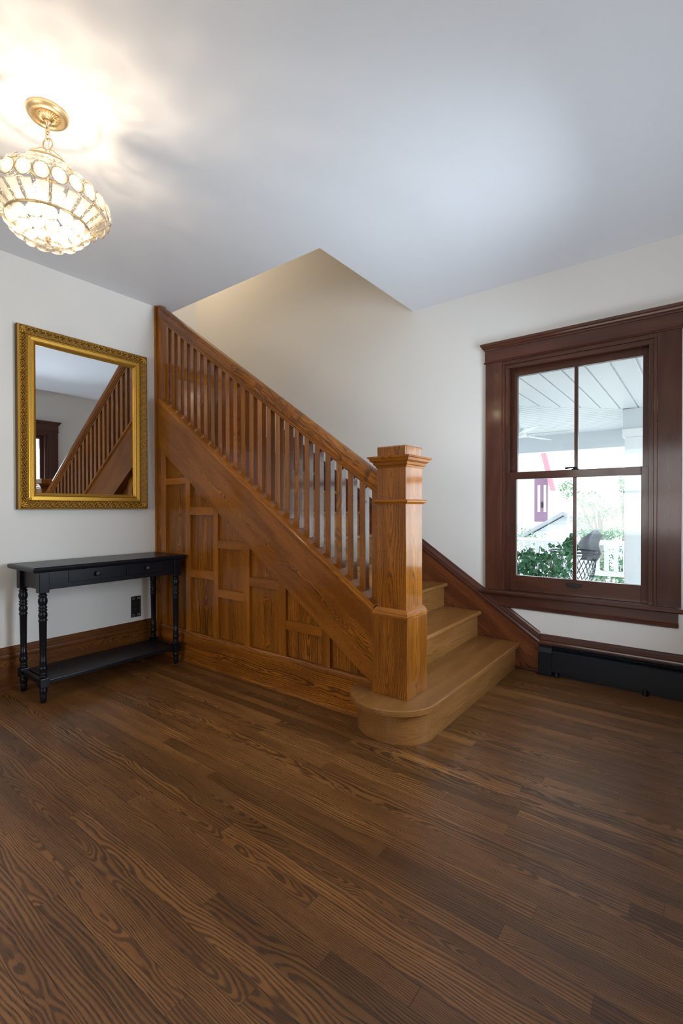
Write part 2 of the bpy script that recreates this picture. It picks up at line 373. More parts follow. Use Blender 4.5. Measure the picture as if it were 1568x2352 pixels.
# ------------------------------------------------------------------ double-hung windows
def window(name, fn, lock=True):
    """fn(a, d, z): a along the wall, d into the room (negative = outwards)"""
    def bx(mb, a0, a1, d0, d1, z0, z1, bevel=0.002, grain=None):
        P = [fn(a, d, z) for a in (a0, a1) for d in (d0, d1) for z in (z0, z1)]
        f = [(0, 1, 3, 2), (4, 6, 7, 5), (0, 4, 5, 1), (2, 3, 7, 6), (0, 2, 6, 4), (1, 5, 7, 3)]
        ln = [abs(a1 - a0), abs(d1 - d0), abs(z1 - z0)]; k = ln.index(max(ln))
        g = (Vector(P[4]) - Vector(P[0]), Vector(P[2]) - Vector(P[0]), Vector(P[1]) - Vector(P[0]))[k]
        mb.piece(P, f, g, bevel=bevel)
    def run(mb, prof, a0, a1, z, ext=1.0):
        """horizontal moulding with returned ends; prof (d, u)"""
        k = len(prof)
        v = [fn(a0 - o * ext, o, z + u) for o, u in prof] + [fn(a1 + o * ext, o, z + u) for o, u in prof]
        f = [(i, (i + 1) % k, k + (i + 1) % k, k + i) for i in range(k)] + [tuple(range(k)), tuple(range(k, 2 * k))]
        mb.piece(v, f, Vector(fn(a1, 0, z)) - Vector(fn(a0, 0, z)))
    w = bpy.data.objects.new(name, None); COL.objects.link(w); w['kind'] = 'structure'
    ORG[w.name] = Vector()
    A0, A1 = 2.217, 3.400
    for a, b2 in ((A0, WX0), (WX1, A1)):
        mb = MB(); bx(mb, a, b2, 0.0, 0.024, 0.545, 2.205); obj('casing', mb, 'trim', w)
    mb = MB(); bx(mb, A0 - 0.004, A1 + 0.004, 0.0, 0.026, 2.218, 2.300); obj('head_casing', mb, 'trim', w)
    mb = MB(); run(mb, [(0, 0), (0.028, 0), (0.033, 0.006), (0.028, 0.013), (0, 0.013)], A0, A1, 2.205, 0.3); obj('head_fillet', mb, 'trim', w)
    mb = MB(); run(mb, [(0, 0), (0.030, 0), (0.031, 0.008), (0.040, 0.016), (0.043, 0.026), (0.050, 0.032), (0.052, 0.048), (0, 0.048)], A0 + 0.02, A1 - 0.02, 2.300); obj('cornice', mb, 'trim', w)
    mb = MB(); run(mb, [(-0.10, 0), (0.058, 0), (0.066, 0.008), (0.066, 0.020), (0.060, 0.028), (-0.10, 0.028)], A0 + 0.05, A1 - 0.05, 0.517, 1.0); obj('stool', mb, 'trim', w)
    mb = MB(); run(mb, [(0, 0), (0.012, 0.0), (0.024, 0.008), (0.026, 0.022), (0.018, 0.032), (0.018, 0.097), (0, 0.097)], A0, A1 - 0.02, 0.420, 0.35); obj('apron', mb, 'trim', w)
    # jambs, stops and the moulded inner edge
    mb = MB()
    bx(mb, WX0, WX0 + 0.018, -0.149, 0.018, 0.545, 2.178); bx(mb, WX1 - 0.018, WX1, -0.149, 0.018, 0.545, 2.178); bx(mb, WX0, WX1, -0.149, 0.018, 2.178, 2.205)
    obj('jamb', mb, 'trim', w)
    mb = MB()
    bx(mb, WX0 + 0.0181, WX0 + 0.045, -0.03, 0.004, 0.545, 2.1502, 0.002); bx(mb, WX1 - 0.045, WX1 - 0.0181, -0.03, 0.004, 0.545, 2.1502, 0.002); bx(mb, WX0 + 0.018, WX1 - 0.018, -0.03, 0.004, 2.150, 2.1779, 0.002)
    obj('stop', mb, 'trim', w)
    am = (WX0 + WX1) / 2 + 0.003
    def sash(nm, s0, s1, z0, z1, d0, d1, rail_b, rail_t, st):
        mb = MB()
        bx(mb, s0, s0 + st, d0, d1, z0, z1); bx(mb, s1 - st, s1, d0, d1, z0, z1)
        bx(mb, s0 + st, s1 - st, d0, d1, z0, z0 + rail_b); bx(mb, s0 + st, s1 - st, d0, d1, z1 - rail_t, z1)
        sh = obj(nm, mb, 'trim', w)
        mb = MB(); bx(mb, am - 0.011, am + 0.011, d0 + 0.004, d1 - 0.004, z0 + rail_b, z1 - rail_t, 0.003); obj('muntin', mb, 'trim', sh)
        mb = MB(); dm = (d0 + d1) / 2
        bx(mb, s0 + st, s1 - st, dm - 0.002, dm + 0.002, z0 + rail_b, z1 - rail_t, 0); obj('glass', mb, 'pane', sh)
        return sh
    u = sash('upper_sash', WX0 + 0.020, WX1 - 0.020, 1.352, 2.165, -0.105, -0.068, 0.046, 0.060, 0.062)
    l = sash('lower_sash', WX0 + 0.034, WX1 - 0.034, 0.5455, 1.402, -0.066, -0.030, 0.1095, 0.052, 0.052)
    mb = MB(); bx(mb, am - 0.045, am + 0.045, -0.032, -0.012, 0.612, 0.632, 0.006); bx(mb, am - 0.034, am + 0.034, -0.012, -0.004, 0.608, 0.622, 0.004)
    obj('sash_lift', mb, 'bronze', w)
    mb = MB(); c = Vector(fn(am, -0.052, 1.403))
    mb.lathe([(0.024, 0), (0.024, 0.004), (0.012, 0.008), (0.012, 0.016), (0.0, 0.018)], c, 16)
    mb.tube([Vector(fn(am, -0.052, 1.416)), Vector(fn(am - 0.03, -0.05, 1.418)), Vector(fn(am - 0.062, -0.045, 1.414))], [0.006, 0.005, 0.007])
    obj('sash_lock', mb, 'bronze', w)
    return w
window('window_1', lambda a, d, z: (a, -d, z))
window('window_2', lambda a, d, z: (XR - d, RYA - a, z))
# unseen window added behind the camera to frame the fill light
w3 = bpy.data.objects.new('added_window', None); COL.objects.link(w3); w3['kind'] = 'structure'; ORG[w3.name] = Vector()
mb = MB()
for a, b2 in ((fx0 - 0.12, fx0), (fx1, fx1 + 0.12)): mb.box(a, b2, YF, YF + 0.024, fz0, fz1 + 0.13, bevel=0.002)
mb.box(fx0, fx1, YF, YF + 0.024, fz1, fz1 + 0.13, bevel=0.002).box(fx0 - 0.15, fx1 + 0.15, YF - 0.1, YF + 0.05, fz0 - 0.03, fz0, bevel=0.003)
obj('casing', mb, 'trim', w3)
mb = MB()
for x in (fx0, 2.16, 2.80, fx1 - 0.05): mb.box(x, x + 0.05, YF - 0.1, YF - 0.05, fz0, fz1, bevel=0.002)
mb.box(fx0, fx1, YF - 0.1, YF - 0.05, fz0, fz0 + 0.06).box(fx0, fx1, YF - 0.1, YF - 0.05, fz1 - 0.06, fz1).box(fx0, fx1, YF - 0.1, YF - 0.05, 1.4, 1.45)
obj('sash', mb, 'trim', w3)
obj('glass', MB().box(fx0, fx1, YF - 0.078, YF - 0.074, fz0, fz1), 'pane', w3)

# ------------------------------------------------------------------ staircase
RI, GO, NX1 = 0.1857, 0.272, 2.462
st = thing('staircase', 'stained oak staircase with square balusters and panelled side rising along the wall', 'staircase', (1.1, -0.7, 0))
YB0, YB1 = -1.25, -0.026      # treads between outer stringer and wall skirt
NC = Vector((2.237, -1.307, 0))
# bottom step with its bullnose
def bull(nx, cy, cx, rx, ry, x_in, y_end, n=26):
    p = [(nx, y_end), (nx, cy)]
    p += [(cx + rx * math.cos(-a), cy + ry * math.sin(-a)) for a in [PI * i / n for i in range(1, n)]]
    p += [(cx - rx, cy), (cx - rx, -1.30), (x_in, -1.30), (x_in, y_end)]
    return p
def around(q):
    if q.y > -1.335: return ((q.y + 1.335) if q.x > 2.2 else -0.66 - (q.y + 1.335), q.z - 0.04)
    return (-0.21 * math.atan2(-(q.y + 1.335), q.x - 2.23), q.z - 0.04)
obj('riser', MB().prism(bull(2.440, -1.335, 2.230, 0.210, 0.180, 2.150, -0.026), 2, 0.0, RI - 0.030, grain=(0, 1, 0), gfun=around), 'tread', st)
pr = bull(2.470, -1.345, 2.232, 0.238, 0.232, 2.10, -0.026)
mb = MB()
k = len(pr)
def inset(poly, d):
    cx, cy = 2.232, -1.0; out = []
    for i in range(len(poly)):
        a, b2, c = Vector(poly[i - 1]), Vector(poly[i]), Vector(poly[(i + 1) % len(poly)])
        t1 = (b2 - a).normalized(); t2 = (c - b2).normalized(); nn = Vector((t1.y + t2.y, -t1.x - t2.x)).normalized()
        out.append(tuple(b2 + nn * d))
    return out
def area2(p): return sum(p[i - 1][0] * p[i][1] - p[i][0] * p[i - 1][1] for i in range(len(p)))
sg = -1 if area2(pr) > 0 else 1
lay = [(RI - 0.032, 0.006), (RI - 0.028, 0.001), (RI - 0.016, 0.0), (RI - 0.005, 0.001), (RI - 0.001, 0.005), (RI, 0.010)]
v = []; f = []
for z, d in lay: v += [(x, y, z) for x, y in inset(pr, sg * d)]
for j in range(len(lay) - 1):
    for i in range(k): f.append((j * k + i, j * k + (i + 1) % k, (j + 1) * k + (i + 1) % k, (j + 1) * k + i))
f += [tuple(range(k - 1, -1, -1)), tuple(range((len(lay) - 1) * k, len(lay) * k))]
mb.piece(v, f, (0, 1, 0), gfun=around); obj('tread', mb, 'tread', st)
TP = [(0, 0), (0.026, 0.0), (0.032, 0.006), (0.034, 0.015), (0.032, 0.024), (0.026, 0.030), (-0.262, 0.030), (-0.262, 0)]
for i in range(2, 10):
    nx = NX1 - (i - 1) * GO; z = RI * i
    obj('riser', MB().box(nx - 0.050, nx - 0.030, YB0, YB1, z - RI, z - 0.030, grain=(0, 1, 0)), 'tread', st)
    mb = MB(); mb.mould([(o + nx - 0.034, u + z - 0.030) for o, u in TP], (0, YB0, 0), (0, YB1, 0), (1, 0, 0), (0, 0, 1)); obj('tread', mb, 'tread', st)
zl = RI * 10; xl = NX1 - 9 * GO
obj('riser', MB().box(xl - 0.050, xl - 0.030, YB0 + 0.055, YB1, zl - RI, zl - 0.030, grain=(0, 1, 0)), 'tread', st)
obj('landing', MB().box(XS + 0.002, xl, YO + 0.002, YB1, zl - 0.03, zl, grain=(1, 0, 0)), 'tread', st)
# outer stringer face
def zt(x): return 1.954 - 0.686 * (x - 0.205)
def zb(x): return 1.571 - 0.702 * (x - 0.190)
XA, XB = 0.140, 2.134
YS = -1.392
mb = MB(); gd = Vector((1, 0, -0.69))
mb.prism([(XA, zb(XA)), (XB, zb(XB)), (XB, zt(XB) - 0.045), (XA, zt(XA) - 0.045)], 1, YS, -1.300, grain=gd, voff=0.02)
obj('stringer', mb, 'oak', st)
dn = Vector((1, 0, -0.686)).normalized(); un = Vector((0.686, 0, 1)).normalized()
CAPP = [(-0.120, 0), (0.002, 0), (0.006, 0.006), (0.013, 0.010), (0.014, 0.020), (0.010, 0.026), (0.010, 0.032), (-0.006, 0.040), (-0.120, 0.040)]
def skew(mb, prof, x0, x1, y0, zf, out=(0, -1, 0)):
    """profile swept down the slope, cut plumb at both ends"""
    k = len(prof); sx = un
    v = []
    for xe in (x0, x1):
        for o, u in prof: v.append((xe, y0 - o, zf(xe) + u / dn.x))
    f = [(i, (i + 1) % k, k + (i + 1) % k, k + i) for i in range(k)] + [tuple(range(k)), tuple(range(k, 2 * k))]
    mb.piece(v, f, dn)
mb = MB(); skew(mb, CAPP, XA, XB, YS, lambda x: zt(x) - 0.047); obj('stringer_cap', mb, 'oak_fine', st)
# handrail
def zr(x): return 2.551 - 0.691 * (x - 0.188)      # underside at the front
RAIL = [(-0.020, 0.0), (0.020, 0.0), (0.022, 0.010), (0.028, 0.014), (0.028, 0.022), (0.034, 0.028), (0.036, 0.034), (0.041, 0.040), (0.043, 0.075), (0.038, 0.088), (0.026, 0.097),
        (0.0, 0.101), (-0.026, 0.097), (-0.038, 0.088), (-0.043, 0.075), (-0.041, 0.040), (-0.036, 0.034), (-0.028, 0.022), (-0.028, 0.014), (-0.022, 0.010)]
mb = MB(); skew(mb, RAIL, 0.088, 2.155, -1.325, zr); obj('handrail', mb, 'oak', st)
# balusters
for i in range(25):
    x0 = 0.150 + 0.0807 * i; x1 = min(x0 + 0.039, 2.149)
    z0 = zt(x1) - 0.012; z1 = zr(x0) + 0.012
    mb = MB()
    mb.piece([(x0, -1.345, zt(x0) - 0.012), (x1, -1.345, zt(x1) - 0.012), (x1, -1.306, zt(x1) - 0.012), (x0, -1.306, zt(x0) - 0.012),
              (x0, -1.345, zr(x0) + 0.012), (x1, -1.345, zr(x1) + 0.012), (x1, -1.306, zr(x1) + 0.012), (x0, -1.306, zr(x0) + 0.012)],
             [(0, 3, 2, 1), (4, 5, 6, 7), (0, 1, 5, 4), (1, 2, 6, 5), (2, 3, 7, 6), (3, 0, 4, 7)], (0, 0, 1), voff=random.choice((0.0, 0.12, -0.12, 0.18)), bevel=0.0015)
    obj('baluster', mb, 'oak_gloss', st)
# wall post at the top of the flight
mb = MB().prism([(0.001, 0.0), (0.135, 0.0), (0.135, zr(0.135) + 0.03), (0.062, H - 0.002), (0.001, H - 0.002)], 1, -1.337, -1.285, grain=(0, 0, 1), voff=0.0, bevel=0.002)
po_ = obj('wall_post', mb, 'oak', st)
obj('post_edge', MB().box(0.001, 0.022, -1.352, -1.337, 0.0, H - 0.001, bevel=0.002), 'oak_fine', po_)
# panelling below the stringer
SX = [(0.082, 0.144), (0.406, 0.463), (0.736, 0.788), (1.058, 1.114), (1.386, 1.447), (1.736, 1.797)]
for i, (a, b2) in enumerate(SX):
    mb = MB().prism([(a, 0.20), (b2, 0.20), (b2, zb(b2) + 0.10), (a, zb(a) + 0.10)], 1, -1.346, -1.3255, grain=(0, 0, 1), voff=0.14, bevel=0.0015)
    obj('stile', mb, 'oak_fine', st)
ends = SX + [(2.130, 2.135)]
for i in range(6):
    a, b2 = ends[i][1] - 0.01, ends[i + 1][0] + 0.01
    mb = MB().prism([(a, 0.18), (b2, 0.18), (b2, zb(b2) + 0.12), (a, zb(a) + 0.12)], 1, -1.325, -1.305, grain=(0, 0, 1), voff=random.uniform(-0.02, 0.02))
    obj('panel', mb, 'oak', st)
for i, z0, z1 in ((0, 1.327, 1.376), (1, 1.094, 1.152), (1, 0.631, 0.693), (2, 0.861, 0.918), (2, 0.516, 0.574), (3, 0.627, 0.688), (4, 0.391, 0.448), (0, 0.745, 0.805)):
    obj('rail', MB().box(SX[i][1], SX[i + 1][0], -1.345, -1.3255, z0, z1, bevel=0.0015, voff=0.15), 'oak_fine', st)
# base along the panelling
SB = [(0, 0), (0.046, 0), (0.046, 0.008), (0.042, 0.018), (0.034, 0.022), (0.034, 0.205), (0.030, 0.216), (0.022, 0.224), (0, 0.224)]
struct('baseboard_stair', MB().mould(SB, (0.022, -1.326, 0), (2.10, -1.326, 0), (0, -1, 0), (0, 0, 1), voff=0.0), 'oak')
# newel post
HB, HS = 0.1047, 0.086
def sqbox(mb, h, z0, z1, bev=0.002, voff=None): mb.box(NC.x - h, NC.x + h, NC.y - h, NC.y + h, z0, z1, (0, 0, 1), bev, voff)
mb = MB(); sqbox(mb, HB, RI, 0.590, 0.002, 0.0); nb = obj('newel_post', mb, 'oak_gloss', st)
mb = MB(); sqbox(mb, HS, 0.590, 1.405, 0.002, 0.0); obj('shaft', mb, 'oak_gloss', nb)
def ring(mb, prof, h, z):
    c = NC
    for (dx, dy) in ((0, -1), (1, 0), (0, 1), (-1, 0)):
        out = Vector((dx, dy, 0)); d = Vector((-dy, dx, 0))
        p0 = c + out * h - d * h + Vector((0, 0, z)); p1 = c + out * h + d * h + Vector((0, 0, z))
        mb.mould(prof, p0, p1, out, (0, 0, 1), -1, -1)
mb = MB(); ring(mb, [(-0.02, 0), (0.0212, 0.0), (0.0222, 0.010), (0.017, 0.016), (0.015, 0.024), (0.009, 0.034), (0.003, 0.041), (-0.02, 0.041)], HS, 0.590); obj('base_moulding', mb, 'oak_fine', nb)
mb = MB(); ring(mb, [(-0.02, 0), (0.004, 0), (0.008, 0.005), (0.017, 0.011), (0.018, 0.018), (0.013, 0.024), (-0.02, 0.024)], HS, 1.163); obj('collar', mb, 'oak_fine', nb)
mb = MB(); ring(mb, [(-0.02, 0), (0.004, 0), (0.006, 0.010), (0.013, 0.014), (0.015, 0.026), (0.027, 0.034), (0.030, 0.046), (0.037, 0.049), (0.038, 0.057), (-0.02, 0.057)], HS, 1.350); obj('crown', mb, 'oak_fine', nb)
mb = MB(); sqbox(mb, HS, 1.405, 1.461, 0.006, 0.03); obj('cap', mb, 'oak_gloss', nb)
# skirt board on the wall
def zs(x): return 0.813 - 0.672 * (x - 1.685)
mb = MB()
mb.prism([(XS + 1.4, zs(XS + 1.4) - 0.42), (2.46, 0.0), (2.600, 0.0), (2.600, zs(2.60)), (0.06, zs(0.06))], 1, -0.025, 0.0, grain=(1, 0, -0.68), voff=0.05)
obj('wall_skirt', mb, 'skirt', st)
mb = MB()
prof = [(0.0, -0.002), (0.028, 0), (0.031, 0.012), (0.027, 0.024), (0.027, 0.034), (0.020, 0.046), (0.012, 0.054), (0.010, 0.064), (0.0, 0.068)]
k = len(prof); v = [(xe, -o, zs(xe) + u / 0.83) for xe in (0.06, 2.602) for o, u in prof]
f = [(i, (i + 1) % k, k + (i + 1) % k, k + i) for i in range(k)] + [tuple(range(k)), tuple(range(k, 2 * k))]
mb.piece(v, f, (1, 0, -0.672)); obj('skirt_cap', mb, 'trim', st)
obj('skirt_shoe', MB().box(2.445, 2.602, -0.040, -0.0255, 0.0, 0.022, bevel=0.006), 'trim', st)

# ------------------------------------------------------------------ baseboard heater
ht = thing('baseboard_heater', 'long black metal baseboard heater on the floor below the window', 'heater', (3.18, -0.04, 0))
X0h, X1h = 2.606, XR - 0.035
obj('end_cap', MB().prism([(-0.021, 0.004), (-0.076, 0.004), (-0.076, 0.160), (-0.066, 0.192), (-0.021, 0.200)], 0, X0h, X0h + 0.088, bevel=0.004), 'heater', ht)
obj('front_cover', MB().prism([(-0.060, 0.040), (-0.070, 0.036), (-0.070, 0.168), (-0.064, 0.174), (-0.060, 0.166)], 0, X0h + 0.088, X1h), 'heater', ht)
obj('back_plate', MB().prism([(-0.031, 0.001), (-0.034, 0.001), (-0.034, 0.180), (-0.024, 0.196), (-0.050, 0.208), (-0.054, 0.204), (-0.030, 0.190), (-0.030, 0.202), (-0.021, 0.202)], 0, X0h + 0.088, X1h), 'heater', ht)
obj('damper', MB().prism([(-0.032, 0.180), (-0.056, 0.172), (-0.056, 0.176), (-0.032, 0.185)], 0, X0h + 0.10, X1h), 'heater', ht)
mb = MB()
for i in range(70): mb.box(X0h + 0.11 + i * 0.0145, X0h + 0.1115 + i * 0.0145, -0.056, -0.026, 0.065, 0.130)
obj('fins', mb, 'slot', ht)
obj('pipe', MB().tube([(X0h + 0.07, -0.042, 0.095), (X1h, -0.042, 0.095)], 0.010), 'heater', ht)
for x in (X0h + 0.115, X0h + 0.62, X1h - 0.05):
    obj('foot', MB().lathe([(0.016, 0.0), (0.018, 0.006), (0.012, 0.012), (0.010, 0.042), (0.0, 0.043)], (x, -0.060, 0), 12), 'heater', ht)

# ------------------------------------------------------------------ console table
TZ = 0.800
tb = thing('console_table', 'narrow black console table with turned legs and two drawers against the wall', 'table', (0.25, -1.87, 0))
tx0, tx1, ty0, ty1 = 0.046, 0.455, -2.385, -1.368
mb = MB(); bev = [(TZ - 0.030, 0.010), (TZ - 0.026, 0.004), (TZ - 0.014, 0.0), (TZ - 0.006, 0.003), (TZ, 0.012)]
v = []; f = []
for z, d in bev: v += [(tx0 + d, ty0 + d, z), (tx1 - d, ty0 + d, z), (tx1 - d, ty1 - d, z), (tx0 + d, ty1 - d, z)]
for j in range(4):
    for i in range(4): f.append((j * 4 + i, j * 4 + (i + 1) % 4, (j + 1) * 4 + (i + 1) % 4, (j + 1) * 4 + i))
f += [(3, 2, 1, 0), (16, 17, 18, 19)]
mb.piece(v, f, (0, 1, 0)); top = obj('table_top', mb, 'black', tb)
for y in (ty0 + 0.115, ty1 - 0.115): obj('breadboard_joint', MB().box(tx0 + 0.012, tx1 - 0.010, y - 0.0008, y + 0.0008, TZ - 0.0005, TZ + 0.0002), 'slot', top)
lx = (0.120, 0.418); ly = (-2.322, -1.440)
LP = [(0.010, 0.0), (0.0155, 0.002), (0.0175, 0.030), (0.0185, 0.045), (0.0145, 0.052), (0.019, 0.056), (0.0225, 0.070), (0.0195, 0.084), (0.014, 0.090), (0.014, 0.094)]
LU = [(0.014, 0.144), (0.019, 0.148), (0.0225, 0.153), (0.0225, 0.157), (0.016, 0.161), (0.0165, 0.166), (0.021, 0.171), (0.017, 0.176), (0.0165, 0.181), (0.021, 0.190), (0.0235, 0.200), (0.0215, 0.211),
      (0.017, 0.220), (0.0205, 0.224), (0.017, 0.229), (0.0205, 0.234), (0.017, 0.239), (0.0205, 0.244), (0.0165, 0.250), (0.0175, 0.30), (0.0205, 0.478), (0.0235, 0.483), (0.0245, 0.488), (0.019, 0.493),
      (0.021, 0.500), (0.0245, 0.515), (0.022, 0.530), (0.018, 0.537), (0.0235, 0.543), (0.0235, 0.549), (0.018, 0.553), (0.0235, 0.560), (0.0225, 0.566), (0.018, 0.571), (0.022, 0.580), (0.0255, 0.597),
      (0.0235, 0.613), (0.019, 0.622), (0.0235, 0.628), (0.0235, 0.634), (0.018, 0.639), (0.018, 0.652)]
for x in lx:
    for y in ly:
        mb = MB(); mb.lathe(LP, (x, y, 0), 20).lathe(LU, (x, y, 0), 20)
        mb.box(x - 0.025, x + 0.025, y - 0.025, y + 0.025, 0.092, 0.146, bevel=0.003)
        mb.box(x - 0.027, x + 0.027, y - 0.027, y + 0.027, 0.648, TZ - 0.0305, bevel=0.003)
        obj('leg', mb, 'black', tb)
obj('apron', MB().box(lx[1] - 0.006, lx[1] + 0.016, ly[0] + 0.027, ly[1] - 0.027, 0.664, TZ - 0.0305, bevel=0.002), 'black', tb)
obj('apron', MB().box(lx[0] - 0.016, lx[0] + 0.006, ly[0] + 0.027, ly[1] - 0.027, 0.664, TZ - 0.0305, bevel=0.002), 'black', tb)
for y, s in ((ly[0], -1), (ly[1], 1)):
    obj('apron', MB().box(lx[0] + 0.027, lx[1] - 0.027, y - 0.010, y + 0.010, 0.664, TZ - 0.0305, bevel=0.002), 'black', tb)
for a, b2, kx in ((-2.185, -1.842, -2.018), (-1.822, -1.545, -1.680)):
    dr = obj('drawer', MB().box(lx[1] + 0.0165, lx[1] + 0.0205, a, b2, 0.694, TZ - 0.034, bevel=0.0015), 'black', tb)
    mb = MB(); mb.lathe([(0.007, 0.0), (0.006, 0.008), (0.008, 0.011), (0.0145, 0.016), (0.0155, 0.022), (0.011, 0.028), (0.0, 0.030)], (lx[1] + 0.0205, kx, 0.731), 16, axis=0)
    obj('knob', mb, 'knob', dr)
obj('shelf', MB().box(lx[0] - 0.012, lx[1] + 0.014, ly[0] + 0.026, ly[1] - 0.026, 0.108, 0.130, bevel=0.003), 'black', tb)
for y in ly: obj('stretcher', MB().box(lx[0] + 0.026, lx[1] - 0.026, y - 0.014, y + 0.014, 0.104, 0.132, bevel=0.003), 'black', tb)

# ------------------------------------------------------------------ wall outlet
ol = thing('wall_outlet', 'black outlet plate with beaded corners on the wall under the table', 'outlet', (0.0, -1.517, 0.381))
ya, yb_, za, zb_ = -1.556, -1.478, 0.300, 0.462
obj('cover_plate', MB().box(0.0005, 0.006, ya, yb_, za, zb_, bevel=0.0015), 'bronze', ol)
for zc in (0.402, 0.360): obj('socket', MB().lathe([(0.0165, 0.0), (0.0165, 0.0035), (0.014, 0.004), (0.0, 0.004)], (0.006, -1.517, zc), 20, axis=0), 'slot', ol)
for yc in (-1.539, -1.497):
    for zc in (0.446, 0.316):
        mb = MB()
        for i in (-1, 1):
            for j in (-1, 1): mb.ellipsoid((0.0068, yc + i * 0.0055, zc + j * 0.005), [Vector((0.002, 0, 0)), Vector((0, 0.0026, 0)), Vector((0, 0, 0.0026))], 8, 5)
        obj('corner_studs', mb, 'dots', ol)

# ------------------------------------------------------------------ mirror
my0, my1, mz0, mz1 = -2.318, -1.438, 1.138, 2.323
mr = thing('wall_mirror', 'large mirror in a carved gilt frame on the wall above the black table', 'mirror', (0.0, -1.878, 1.73))
FW = 0.108
obj('glass', MB().box(0.012, 0.022, my0 + FW - 0.012, my1 - FW + 0.012, mz0 + FW - 0.012, mz1 - FW + 0.012), 'mirror', mr)
FP = [(0, 0.0005), (0, 0.040), (0.004, 0.050), (0.012, 0.054), (0.020, 0.050), (0.034, 0.040), (0.050, 0.034), (0.056, 0.037), (0.060, 0.043), (0.064, 0.043), (0.066, 0.038), (0.084, 0.036),
      (0.087, 0.039), (0.092, 0.041), (0.097, 0.037), (0.100, 0.032), (0.108, 0.026), (0.108, 0.0005)]
cs = [(my0, mz0), (my1, mz0), (my1, mz1), (my0, mz1)]
frm = MB()
sides = []
for i in range(4):
    a = Vector((0, *cs[i])); b2 = Vector((0, *cs[(i + 1) % 4])); d = (b2 - a).normalized(); inn = Vector((1, 0, 0)).cross(d)
    frm.mould(FP, a, b2, inn, (1, 0, 0), 1, 1); sides.append((a, b2, d, inn))
fo = obj('frame', frm, 'gold', mr)
ou = MB()
for a, b2, d, inn in sides: ou.mould([(-0.001, 0.0004), (-0.001, 0.038), (0.0005, 0.040), (0.0005, 0.0004)], a, b2, inn, (1, 0, 0), 1, 1)
obj('frame_edge', ou, 'giltdark', fo)
cv_ = MB()
for a, b2, d, inn in sides: cv_.mould([(0.008, 0.048), (0.008, 0.053), (0.013, 0.0550), (0.021, 0.0508), (0.035, 0.0408), (0.050, 0.0348), (0.054, 0.0362), (0.054, 0.030)], a, b2, inn, (1, 0, 0), 1, 1)
obj('cove', cv_, 'patina', fo)
for a, b2, d, inn in sides:
    mb = MB(); ln = (b2 - a).length; nst = int((ln - 0.09) / 0.021); sp = (ln - 0.09) / nst; xx = Vector((1, 0, 0))
    def hgt(o): return 0.053 - 0.0185 * max(0.0, (o - 0.014)) / 0.036
    for i in range(nst + 1):
        s = 1 if i % 2 else -1
        c = a + d * (0.045 + sp * i) + inn * (0.031 + 0.003 * s) + xx * hgt(0.031)
        pts = []; big = i % 4 in (0, 1)
        for t in range(10):          # C scroll, turned over at every other step
            an = -2.6 + t * 0.60; r_ = (0.0042 + 0.0009 * t) * (1.15 if big else 0.85)
            o = 0.031 + 0.003 * s + math.sin(an) * r_ * 1.25 * s
            pts.append(a + d * (0.045 + sp * i + math.cos(an) * r_ * s) + inn * o + xx * (hgt(o) + 0.0015))
        mb.tube(pts, [0.0010 + 0.00045 * min(t, 9 - t) for t in range(10)], 6)
        for du, o, la, lb in ((0.006, 0.0145, 0.0085, 0.0034), (0.012, 0.0215, 0.0075, 0.0030), (-0.002, 0.0480, 0.0080, 0.0028), (0.009, 0.0405, 0.0075, 0.0030), (0.002, 0.0310, 0.0055, 0.0030), (0.014, 0.0120, 0.0050, 0.0024)):
            ang = random.uniform(-0.4, 0.4) + (0.75 if o < 0.03 else -0.75) * s
            u1 = d * math.cos(ang) + inn * math.sin(ang); u2 = inn * math.cos(ang) - d * math.sin(ang)
            mb.ellipsoid(a + d * (0.045 + sp * i + du) + inn * o + xx * (hgt(o) + 0.0008), [u1 * la, u2 * lb, xx * 0.0042 + inn * 0.001], 7, 5)
    obj('scrollwork', mb, 'gold', fo)
    mb = MB(); nb2 = int((ln - 0.2) / 0.0085)
    for i in range(nb2):
        c = a + d * (0.10 + (ln - 0.2) * (i + 0.5) / nb2) + inn * 0.092 + xx * 0.041
        mb.ellipsoid(c, [(d + inn * 0.6).normalized() * 0.0042, (inn - d * 0.6).normalized() * 0.0022, xx * 0.0022], 6, 4)
    obj('beading', mb, 'gold', fo)
for (y, z) in cs:
    mb = MB(); sy = 1 if y == my0 else -1; sz = 1 if z == mz0 else -1; c = Vector((0.047, y + sy * 0.030, z + sz * 0.030)); xx = Vector((1, 0, 0))
    for i in range(7):
        an = i * 2 * PI / 7; u1 = Vector((0, math.cos(an), math.sin(an))); u2 = Vector((0, -math.sin(an), math.cos(an)))
        mb.ellipsoid(c + u1 * 0.014 + xx * 0.002, [u1 * 0.014, u2 * 0.006, xx * 0.006], 8, 5)
    mb.ellipsoid(c + xx * 0.006, [Vector((0.006, 0, 0)), Vector((0, 0.008, 0)), Vector((0, 0, 0.008))], 10, 6)
    mb.ellipsoid(Vector((0.042, y + sy * 0.068, z + sz * 0.068)), [Vector((0.004, 0, 0)), Vector((0, 0.009, 0)), Vector((0, 0, 0.009))], 10, 6)
    obj('corner_rosette', mb, 'gold', fo)

